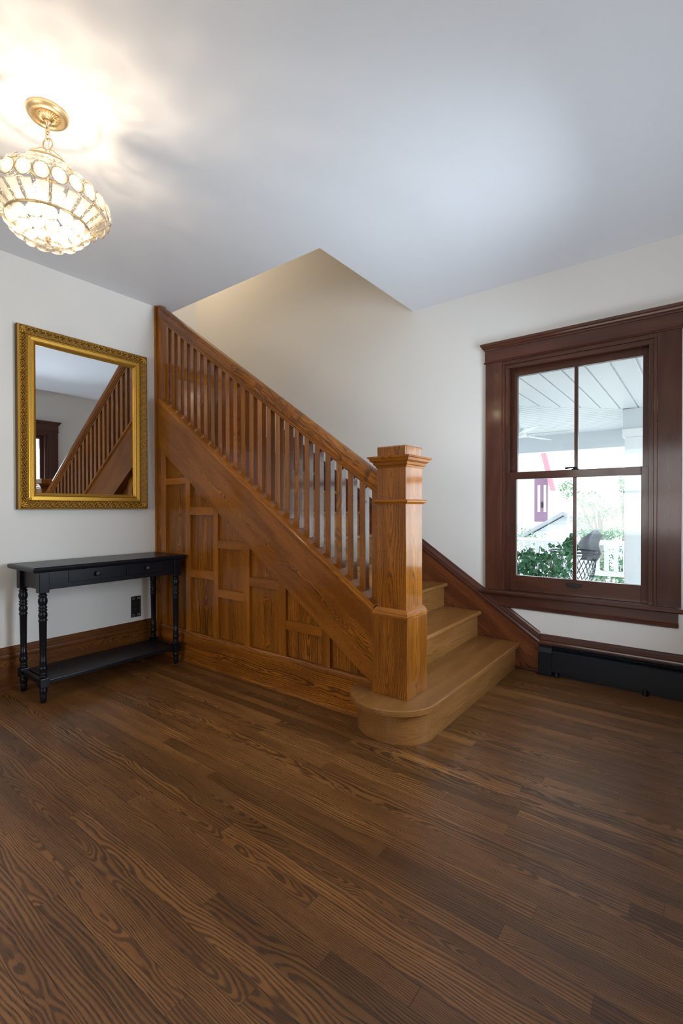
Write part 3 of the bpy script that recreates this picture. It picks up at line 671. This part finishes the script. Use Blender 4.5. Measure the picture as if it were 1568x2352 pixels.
# ------------------------------------------------------------------ chandelier
CX, CY = 1.362, -2.641
ch = thing('chandelier', 'lit crystal basket chandelier hanging from a brass ceiling canopy', 'chandelier', (CX, CY, H))
can = obj('canopy', MB().lathe([(0.0, H - 0.034), (0.010, H - 0.036), (0.014, H - 0.030), (0.046, H - 0.018), (0.052, H - 0.022), (0.058, H - 0.026), (0.068, H - 0.022), (0.076, H - 0.012), (0.078, H - 0.001)], (CX, CY, 0), 48), 'brass', ch)
mb = MB()
for i in range(30):
    a = 2 * PI * i / 30; d = Vector((math.cos(a), math.sin(a), 0)); c = Vector((CX, CY, 0))
    mb.tube([c + d * 0.016 + Vector((0, 0, H - 0.031)), c + d * 0.030 + Vector((0, 0, H - 0.0255)), c + d * 0.045 + Vector((0, 0, H - 0.020))], [0.001, 0.0022, 0.0030], 6)
obj('flutes', mb, 'brass', can)
obj('hub', MB().lathe([(0.0, H - 0.060), (0.006, H - 0.058), (0.007, H - 0.048), (0.013, H - 0.044), (0.014, H - 0.036), (0.010, H - 0.030)], (CX, CY, 0), 20), 'brass', can)
def loop(c, rx, rz, ang, r, n=24):
    d = Vector((math.cos(ang), math.sin(ang), 0))
    return [Vector(c) + d * (rx * math.cos(2 * PI * i / n)) + Vector((0, 0, rz * math.sin(2 * PI * i / n))) for i in range(n)]
for z, an in ((H - 0.068, 0.4), (H - 0.095, 1.9)):
    obj('chain_link', MB().tube(loop((CX, CY, z), 0.0085, 0.020, an, 0), 0.0028, 8, True), 'brass', ch)
obj('loop_ring', MB().tube(loop((CX, CY, 2.634), 0.021, 0.023, 0.55, 0), 0.0030, 8, True), 'brass', ch)
obj('lamp_cord', MB().tube([(CX + 0.004, CY, H - 0.05), (CX + 0.006, CY + 0.004, H - 0.10), (CX + 0.003, CY, 2.62), (CX, CY, 2.58)], 0.0022), 'cord', ch)
ZA, RA, ZBn, RB, ZC, RC = 2.540, 0.088, 2.392, 0.220, 2.312, 0.150
def circ(r, z, n=64): return [Vector((CX + r * math.cos(2 * PI * i / n), CY + r * math.sin(2 * PI * i / n), z)) for i in range(n)]
def band(mb, r, z, h, t, n=64):
    mb.lathe([(r - t, z - h), (r, z - h), (r, z + h), (r - t, z + h), (r - t, z - h)], (CX, CY, 0), n, caps=False)
mb = MB(); band(mb, RA, ZA, 0.005, 0.003); obj('top_ring', mb, 'brass', ch)
mb = MB(); band(mb, RC, ZC, 0.005, 0.003); obj('lower_ring', mb, 'brass', ch)
for i in range(4):
    a = 0.3 + i * PI / 2; d = Vector((math.cos(a), math.sin(a), 0)); c = Vector((CX, CY, 0))
    obj('suspension_arm', MB().tube([c + Vector((0, 0, 2.612)), c + d * 0.03 + Vector((0, 0, 2.600)), c + d * 0.07 + Vector((0, 0, 2.565)), c + d * RA + Vector((0, 0, ZA))], 0.0022), 'brass', ch)
def crystal(r, z, ang, w, h, tilt, setting=True, depth=0.014, mat='crystal'):
    """faceted oval; tilt leans its face outwards/down from the vertical"""
    d = Vector((math.cos(ang), math.sin(ang), 0)); t = Vector((-math.sin(ang), math.cos(ang), 0))
    nrm = (d * math.cos(tilt) - Vector((0, 0, 1)) * math.sin(tilt)); up_ = (d * math.sin(tilt) + Vector((0, 0, 1)) * math.cos(tilt))
    c = Vector((CX, CY, z)) + d * r
    mb = MB(); mb.ellipsoid(c, [t * w, up_ * h, nrm * depth], 10, 5, smooth=False)
    o = obj('crystal', mb, mat, ch)
    if setting:
        n = 20; pts = [c + t * (w * 1.06 * math.cos(2 * PI * i / n)) + up_ * (h * 1.06 * math.sin(2 * PI * i / n)) for i in range(n)]
        mb = MB().tube(pts, 0.0016, 5, True); obj('setting', mb, 'brass', o)
    return o
NB = 24
for i in range(NB): crystal(RB, ZBn, math.radians(3.5 + 15 * i), 0.0262, 0.034, math.radians(-12))
for r, z, nn, w, h, tl, o in ((0.182, 2.447, 20, 0.024, 0.024, -48, 0.2), (0.128, 2.496, 14, 0.022, 0.022, -52, 0.1)):
    for i in range(nn): crystal(r, z, o + 2 * PI * i / nn, w, h, math.radians(tl), mat='crystalclear')
for r, z, nn, w, tl, o in ((0.131, 2.288, 15, 0.0285, 50, 0.1), (0.100, 2.258, 12, 0.0270, 62, 0.3), (0.062, 2.240, 8, 0.0250, 74, 0.0), (0.022, 2.240, 3, 0.019, 82, 0.5)):
    for i in range(nn): crystal(r, z, o + 2 * PI * i / nn, w, w, math.radians(tl), False, 0.019)
obj('finial', MB().lathe([(0.0, 2.232), (0.006, 2.235), (0.009, 2.241), (0.005, 2.248), (0.011, 2.254), (0.004, 2.262), (0.004, 2.32)], (CX, CY, 0), 16), 'brass', ch)
obj('stem', MB().tube([(CX, CY, 2.31), (CX, CY, 2.59)], 0.004), 'brass', ch)
for i in range(NB):
    a0 = math.radians(3.5 + 15 * i - 5.3); a1 = math.radians(3.5 + 15 * i + 5.3)
    def cyl(r, a, z): return Vector((CX + r * math.cos(a), CY + r * math.sin(a), z))
    zt_, zl_ = ZBn - 0.030, ZC + 0.004
    am_ = (a0 + a1) / 2; P = []
    for dr in (0.0, -0.006):
        P += [cyl(RB - 0.010 + dr, a0, zt_), cyl(RB - 0.010 + dr, a1, zt_), cyl(RC + 0.003 + dr, a1, zl_), cyl(RC + 0.003 + dr, a0, zl_)]
    obj('glass_bar', MB().piece(P, [(0, 1, 2, 3), (7, 6, 5, 4), (0, 4, 5, 1), (1, 5, 6, 2), (2, 6, 7, 3), (3, 7, 4, 0)], (0, 0, 1), bevel=0.002), 'crystalbar', ch)
    am_ = math.radians(3.5 + 15 * i + 7.5); mb = MB()
    for q in range(6):
        t0 = (q + 0.5) / 6; c = cyl(RB - 0.004, am_, zt_ + 0.006).lerp(cyl(RC + 0.005, am_, zl_ - 0.004), t0)
        dirv = (cyl(RC + 0.005, am_, zl_) - cyl(RB - 0.004, am_, zt_)).normalized(); tt = Vector((-math.sin(am_), math.cos(am_), 0))
        if q % 2: tt = tt.cross(dirv)*0.6 + tt*0.7
        mb.tube([c + dirv * (0.0095 * math.cos(2 * PI * j / 10)) + tt * (0.0048 * math.sin(2 * PI * j / 10)) for j in range(10)], 0.0011, 4, True)
    obj('side_chain', mb, 'brass', ch)
for i in range(3):
    a = 0.9 + i * 2 * PI / 3; c = Vector((CX + 0.055 * math.cos(a), CY + 0.055 * math.sin(a), 0))
    bs = obj('lamp_socket', MB().lathe([(0.011, 2.335), (0.012, 2.37), (0.008, 2.372), (0.0, 2.372)], c, 12), 'brass', ch)
    obj('bulb', MB().lathe([(0.008, 2.372), (0.014, 2.385), (0.017, 2.405), (0.012, 2.428), (0.003, 2.446), (0.0, 2.447)], c, 12), 'bulb', bs)
for z, e in ((2.478, 1.0), (2.350, 15.0)):
    l = bpy.data.lights.new('bulb_light', 'POINT'); l.energy = e; l.color = (1.0, 0.79, 0.56); l.shadow_soft_size = 0.045 if z > 2.4 else 0.018
    lo = bpy.data.objects.new('bulb_light', l); COL.objects.link(lo); lo.location = (CX + 0.02, CY - 0.008, z)

# ------------------------------------------------------------------ outside: porch and garden
PZ = 2.12
GZ = -0.65
M['porchceil'] = plain('porch_ceiling_paint', (0.60, 0.64, 0.68), 0.4)
M['porchfloor'] = plain('porch_floor_paint', (0.62, 0.62, 0.60), 0.5, var=0.05)
M['lawn'] = plain('lawn', (0.50, 0.50, 0.46), 0.9, bscale=8, var=0.4)
M['leaf'] = plain('leaf_green', (0.14, 0.27, 0.15), 0.45, bscale=9, var=0.5)
M['leaf2'] = plain('leaf_dark_green', (0.060, 0.21, 0.10), 0.35, bscale=12, var=0.6)
M['bark'] = plain('bark', (0.30, 0.27, 0.25), 0.8, var=0.3)
M['pink'] = plain('pink_siding', (0.86, 0.78, 0.74), 0.7)
M['mauve'] = plain('mauve_paint', (0.19, 0.11, 0.17), 0.5)
M['redtrim'] = plain('red_trim', (0.45, 0.19, 0.23), 0.5)
M['siding'] = plain('pale_siding', (0.62, 0.68, 0.74), 0.6)
M['roof'] = plain('grey_roof', (0.30, 0.32, 0.35), 0.8)
M['greyfab'] = plain('grey_cover', (0.30, 0.31, 0.34), 0.8, var=0.2)
M['wire'] = plain('dark_wire', (0.05, 0.055, 0.07), 0.5, metallic=0.3)
M['pot'] = plain('grey_pot', (0.25, 0.27, 0.28), 0.7)
struct('ground', MB().box(-40, 45, 0.16, 60, GZ - 0.1, GZ).box(3.95, 45, -30, 0.16, GZ - 0.1, GZ).box(-40, 3.95, -30, -6.4, GZ - 0.1, GZ), 'lawn')
struct('porch_floor', MB().box(-3.0, 6.5, 0.152, 3.45, GZ + 0.001, -0.15), 'porchfloor')
mb = MB()
# two fields of beaded boards meeting on a diagonal seam x - y = 0.92
def diag(x): return x - 0.92
bw = 0.150
x = 1.05
while x < 3.6:
    x1 = x + bw; e0, e1 = min(diag(x), 1.97), min(diag(x1), 1.97)
    if e1 > 0.16:
        e0 = max(e0, 0.155)
        mb.prism([(x + 0.006, 0.152), (x1 - 0.006, 0.152), (x1 - 0.006, e1), (x + 0.006, e0)], 2, PZ, PZ + 0.02, grain=(0, 1, 0), bevel=0.004)
        mb.box(x - 0.006, x + 0.006, 0.152, e0, PZ + 0.012, PZ + 0.02)
    x = x1
y = 0.16
while y < 3.4:
    y1 = y + bw * 0.7; xe0, xe1 = min(y + 0.92, 2.87), min(y1 + 0.92, 2.87)
    mb.prism([(-3.0, y + 0.006), (xe0, y + 0.006), (xe1, y1 - 0.006), (-3.0, y1 - 0.006)], 2, PZ, PZ + 0.02, grain=(1, 0, 0), bevel=0.004)
    mb.box(-3.0, xe0, y - 0.006, y + 0.006, PZ + 0.012, PZ + 0.02)
    y = y1
struct('porch_ceiling', mb, 'porchceil')
struct('porch_roof', MB().box(-3.0, 6.5, 0.152, 3.6, PZ + 0.03, PZ + 0.15), 'roof')
struct('porch_beam', MB().box(-3.0, 2.87, 3.30, 3.46, 1.90, PZ).box(2.87, 3.03, 1.97, 3.46, 1.92, PZ).box(3.03, 6.5, 1.97, 2.13, 1.92, PZ), 'porchceil')
pc = thing('porch_column', 'white square porch column seen at the right side of the window', 'column', (2.99, 2.07, -0.15))
obj('shaft', MB().box(2.885, 3.095, 1.965, 2.175, -0.15, 1.84, bevel=0.006), 'white', pc)
obj('capital', MB().box(2.865, 3.115, 1.945, 2.195, 1.84, 1.92, bevel=0.006), 'white', pc)
rl = thing('porch_railing', 'white wooden porch railing with square balusters along the porch edge', 'railing', (0.0, 3.38, -0.15))
obj('top_rail', MB().prism([(3.32, 0.665), (3.44, 0.665), (3.45, 0.700), (3.40, 0.725), (3.36, 0.725), (3.31, 0.700)], 0, -3.0, 2.87), 'white', rl)
obj('bottom_rail', MB().box(-3.0, 2.87, 3.35, 3.41, 0.27, 0.33, bevel=0.004), 'white', rl)
for i in range(40):
    x = 2.74 - i * 0.105
    obj('baluster', MB().box(x - 0.024, x + 0.024, 3.356, 3.404, 0.331, 0.664, bevel=0.003), 'white', rl)
for x in (-2.9, 0.4): obj('post', MB().box(x - 0.05, x + 0.05, 3.33, 3.43, -0.15, 0.664, bevel=0.004), 'white', rl)
fan = thing('ceiling_fan', 'white ceiling fan hanging from the porch ceiling outside the window', 'fan', (2.08, 1.35, PZ))
fx_, fy_ = 2.03, 1.40
obj('downrod', MB().tube([(fx_, fy_, 1.93), (fx_, fy_, PZ + 0.01)], 0.012), 'white', fan)
obj('motor', MB().lathe([(0.0, 1.845), (0.05, 1.85), (0.085, 1.87), (0.085, 1.915), (0.04, 1.94), (0.0, 1.945)], (fx_, fy_, 0), 24), 'white', fan)
for i, a in enumerate((0.02, -1.02, -2.3, 2.55, 1.29)):
    d = Vector((math.cos(a), math.sin(a), 0)); t = Vector((-math.sin(a), math.cos(a), 0.18)).normalized(); c = Vector((fx_, fy_, 1.872))
    P = [c + d * r + t * (s * w) + Vector((0, 0, z)) for z in (0, 0.006) for r, s, w in ((0.12, -1, 0.04), (0.50, -1, 0.065), (0.50, 1, 0.065), (0.12, 1, 0.04))]
    bl = obj('blade', MB().piece(P, [(0, 1, 2, 3), (7, 6, 5, 4), (0, 4, 5, 1), (1, 5, 6, 2), (2, 6, 7, 3), (3, 7, 4, 0)], d, bevel=0.001), 'white', fan)
    obj('blade_arm', MB().tube([c + d * 0.06, c + d * 0.15], 0.010), 'white', bl)

def leaves(n, sampler, size, ar=0.55, droop=0.3):
    mb = MB(); V = []; F = []
    for i in range(n):
        c = sampler(); s = size * random.uniform(0.6, 1.3)
        d = Vector((random.uniform(-1, 1), random.uniform(-1, 1), random.uniform(-1, 0.8))).normalized()
        t = d.orthogonal().normalized(); q = Matrix.Rotation(random.uniform(0, 6.28), 3, d); t = q @ t; nn = d.cross(t)
        b0 = len(V)
        V += [c - d * s, c - d * s * 0.2 + t * s * ar + nn * s * 0.12, c + d * s, c - d * s * 0.2 - t * s * ar + nn * s * 0.12]
        F += [(b0, b0 + 1, b0 + 2), (b0, b0 + 2, b0 + 3)]
    base = len(mb.v); mb.v = V; mb.f = F; mb.sm = [False] * len(F)
    mb.g = [[(0, 0, 0)] * 3 for _ in F]
    return mb
def blob(c, r):
    c = Vector(c)
    def s():
        while True:
            p = Vector((random.uniform(-1, 1), random.uniform(-1, 1), random.uniform(-1, 1)))
            if p.length <= 1: break
        return c + Vector((p.x * r[0], p.y * r[1], p.z * r[2]))
    return s
def multi(bl):
    fs = [blob(c, r) for c, r in bl]
    return lambda: random.choice(fs)()
# leafy potted bush just outside the lower left pane
bu = thing('potted_bush', 'dark green leafy potted bush on the porch behind the lower left pane', 'plant', (2.28, 1.15, -0.15))
obj('pot', MB().lathe([(0.10, -0.15), (0.14, -0.14), (0.18, 0.18), (0.19, 0.20), (0.165, 0.20), (0.15, 0.16), (0.0, 0.16)], (2.28, 1.15, 0), 24), 'pot', bu)
obj('foliage', leaves(900, multi([((2.30, 1.15, 0.56), (0.20, 0.20, 0.16)), ((2.44, 1.15, 0.66), (0.15, 0.18, 0.16)), ((2.20, 1.12, 0.66), (0.12, 0.15, 0.10)), ((2.18, 1.12, 0.50), (0.12, 0.15, 0.12)), ((2.55, 1.2, 0.80), (0.055, 0.09, 0.10)), ((2.38, 1.15, 0.44), (0.24, 0.2, 0.14))]), 0.027, 0.75), 'leaf2', bu)
mb = MB()
for i in range(14):
    e = Vector((2.30 + random.uniform(-0.20, 0.20), 1.15 + random.uniform(-0.15, 0.15), random.uniform(0.45, 0.80)))
    mb.tube([(2.28 + random.uniform(-0.03, 0.03), 1.15, 0.16), e.lerp(Vector((2.28, 1.15, 0.35)), 0.5), e], 0.004, 5)
obj('stems', mb, 'bark', bu)
# wire porch chair with a cover thrown over its back
wc = thing('wire_chair', 'wire mesh porch chair with a grey cover behind the lower right pane', 'chair', (2.46, 1.75, -0.15))
cx, cy = 2.46, 1.75
def arcp(r, z, a0, a1, n=14, sx=1.0): return [Vector((cx + sx * r * math.cos(a0 + (a1 - a0) * i / n), cy + r * math.sin(a0 + (a1 - a0) * i / n), z)) for i in range(n + 1)]
mb = MB(); mb.tube(arcp(0.22, 0.705, 0, 2 * PI, 30)[:-1], 0.008, 8, True).tube(arcp(0.205, 0.675, 0, 2 * PI, 30)[:-1], 0.006, 8, True); obj('arm_hoop', mb, 'wire', wc)
mb = MB()
for i in range(28):
    a = 2 * PI * i / 28
    for s in (-1, 1):
        mb.tube([Vector((cx + (0.21 - 0.08 * t * t) * math.cos(a + s * t * 0.8), cy + (0.21 - 0.08 * t * t) * math.sin(a + s * t * 0.8), 0.63 - 0.33 * t)) for t in (0, 0.25, 0.5, 0.75, 1.0)], 0.003, 4)
obj('mesh_shell', mb, 'wire', wc)
obj('seat', MB().lathe([(0.0, 0.29), (0.14, 0.29), (0.15, 0.31), (0.13, 0.33), (0.0, 0.33)], (cx, cy, 0), 24), 'greyfab', wc)
for i in range(4):
    a = PI / 4 + i * PI / 2
    obj('leg', MB().tube([(cx + 0.12 * math.cos(a), cy + 0.12 * math.sin(a), 0.30), (cx + 0.22 * math.cos(a), cy + 0.22 * math.sin(a), -0.149)], 0.010), 'wire', wc)
mb = MB()
nu, nv = 14, 12; V = []; F = []
for j in range(nv):
    for i in range(nu):
        u, vv = i / (nu - 1), j / (nv - 1); a = 0.45 + u * 1.0
        r = 0.215 + 0.020 * math.sin(9 * u + 3 * vv) + 0.05 * vv
        V.append((cx + r * math.cos(a) + 0.02 * math.sin(7 * vv), cy + r * math.sin(a), 0.60 + vv * (0.27 + 0.06 * math.sin(4 * u))))
for j in range(nv - 1):
    for i in range(nu - 1): F.append((j * nu + i, j * nu + i + 1, (j + 1) * nu + i + 1, (j + 1) * nu + i))
mb.piece(V, F, (0, 0, 1), smooth=True); cv = obj('cover', mb, 'greyfab', wc)
sm = cv.modifiers.new('solid', 'SOLIDIFY'); sm.thickness = 0.008
# neighbouring house, shed, trees
nh = thing('neighbor_house', 'pale pink neighbouring house with mauve door seen through the window', 'house', (-6.0, 16.0, GZ))
obj('wall', MB().box(-14.0, -1.00, 15.0, 22.0, GZ, 6.5), 'white', nh)  # glare of the overexposed siding put into the white colour
obj('side_wall', MB().box(-1.00, -0.25, 15.3, 22.0, GZ, 3.0), 'pink', nh)
obj('eave_trim', MB().prism([(-1.36, 3.9), (-1.18, 3.9), (-0.66, 1.75), (-0.84, 1.75)], 1, 14.6, 14.75), 'redtrim', nh)
obj('roof', MB().prism([(-1.00, 3.0), (-0.15, 3.0), (-0.15, 3.12), (-1.00, 3.9)], 1, 15.2, 22.3), 'white', nh)
dd = obj('door', MB().box(-1.475, -1.015, 14.90, 15.0, 0.62, 2.35, bevel=0.01), 'mauve', nh)
obj('sill', MB().box(-1.55, -0.95, 14.80, 15.02, 0.50, 0.62), 'white', nh)
for x in (-1.30, -1.09):
    obj('door_light', MB().box(x - 0.045, x + 0.045, 14.87, 14.90, 0.98, 1.97, bevel=0.02), 'white', dd)
obj('door_handle', MB().box(-1.21, -1.16, 14.84, 14.90, 1.15, 1.35), 'bronze', dd)
obj('shutter', MB().box(-2.25, -1.75, 14.9, 15.0, 0.9, 2.2, bevel=0.01), 'siding', nh)
sd_ = thing('garden_shed', 'small pale shed with a gabled roof beyond the porch railing', 'shed', (0.63, 11.0, GZ))
obj('wall', MB().prism([(-0.40, GZ), (1.66, GZ), (1.66, 0.30), (0.63, 0.93), (-0.40, 0.30)], 1, 10.0, 12.5), 'siding', sd_)
for i in range(8):
    hw = 1.03 if i < 5 else 1.03 - (i * 0.19 - 0.95) * 1.63
    obj('clapboard', MB().box(0.63 - hw, 0.63 + hw, 9.982, 10.0, GZ + i * 0.19, GZ + i * 0.19 + 0.014), 'white', sd_)
obj('roof', MB().prism([(-0.62, 0.20), (0.63, 0.95), (1.88, 0.20), (1.88, 0.29), (0.63, 1.05), (-0.62, 0.29)], 1, 9.75, 12.7), 'roof', sd_)
def tree(name, label, base, h, blobs, n, size, mat):
    t = thing(name, label, 'tree', base)
    mb = MB(); b = Vector(base)
    mb.tube([b, b + Vector((0.05, 0, h * 0.4)), b + Vector((-0.03, 0.05, h * 0.8))], [0.09, 0.06, 0.03], 8); tr = obj('trunk', mb, 'bark', t)
    mb = MB()
    for c, r in blobs: mb.tube([b + Vector((0, 0, h * 0.45)), (b + Vector((0, 0, h * 0.6))).lerp(Vector(c), 0.6), Vector(c)], [0.03, 0.02, 0.008], 6)
    obj('branches', mb, 'bark', t)
    obj('foliage', leaves(n, multi(blobs), size), mat, t)
tree('garden_tree', 'loose leafy tree beyond the railing in the middle of the lower panes', (1.75, 8.0, GZ), 2.2,
     [((1.15, 8.0, 1.55), (0.22, 0.3, 0.22)), ((1.55, 8.0, 1.30), (0.32, 0.4, 0.20)), ((1.85, 8.0, 1.05), (0.28, 0.4, 0.18)), ((1.45, 7.8, 0.85), (0.25, 0.4, 0.20)), ((1.65, 7.6, 0.58), (0.35, 0.3, 0.12)), ((2.0, 7.8, 0.62), (0.3, 0.3, 0.15))], 1500, 0.030, 'leaf')
tree('leafy_sapling', 'tall leafy sapling close to the left of the porch column', (2.16, 8.3, GZ), 2.4,
     [((2.16, 8.3, 1.65), (0.10, 0.3, 0.25)), ((2.20, 8.3, 1.25), (0.12, 0.3, 0.28))], 420, 0.032, 'leaf')
def shrub(name, label, c, r, n, size, mat):
    t = thing(name, label, 'shrub', (c[0], c[1], GZ))
    obj('foliage', leaves(n, blob(c, r), size), mat, t)
    mb = MB()
    for i in range(7):
        e = Vector(c) + Vector((random.uniform(-1, 1) * r[0] * 0.7, random.uniform(-1, 1) * r[1] * 0.6, random.uniform(-0.2, 0.6) * r[2])); mb.tube([(c[0], c[1], GZ), (Vector((c[0], c[1], GZ)) + e) / 2, e], 0.01, 5)
    obj('stems', mb, 'bark', t)
shrub('hedge_shrub', 'green shrub showing between the white balusters beside the column', (2.62, 4.1, 0.20), (0.45, 0.35, 0.42), 800, 0.034, 'leaf2')
shrub('low_shrub', 'light shrub beyond the railing in front of the pink house', (0.55, 6.2, 0.30), (0.7, 0.4, 0.50), 700, 0.03, 'leaf')
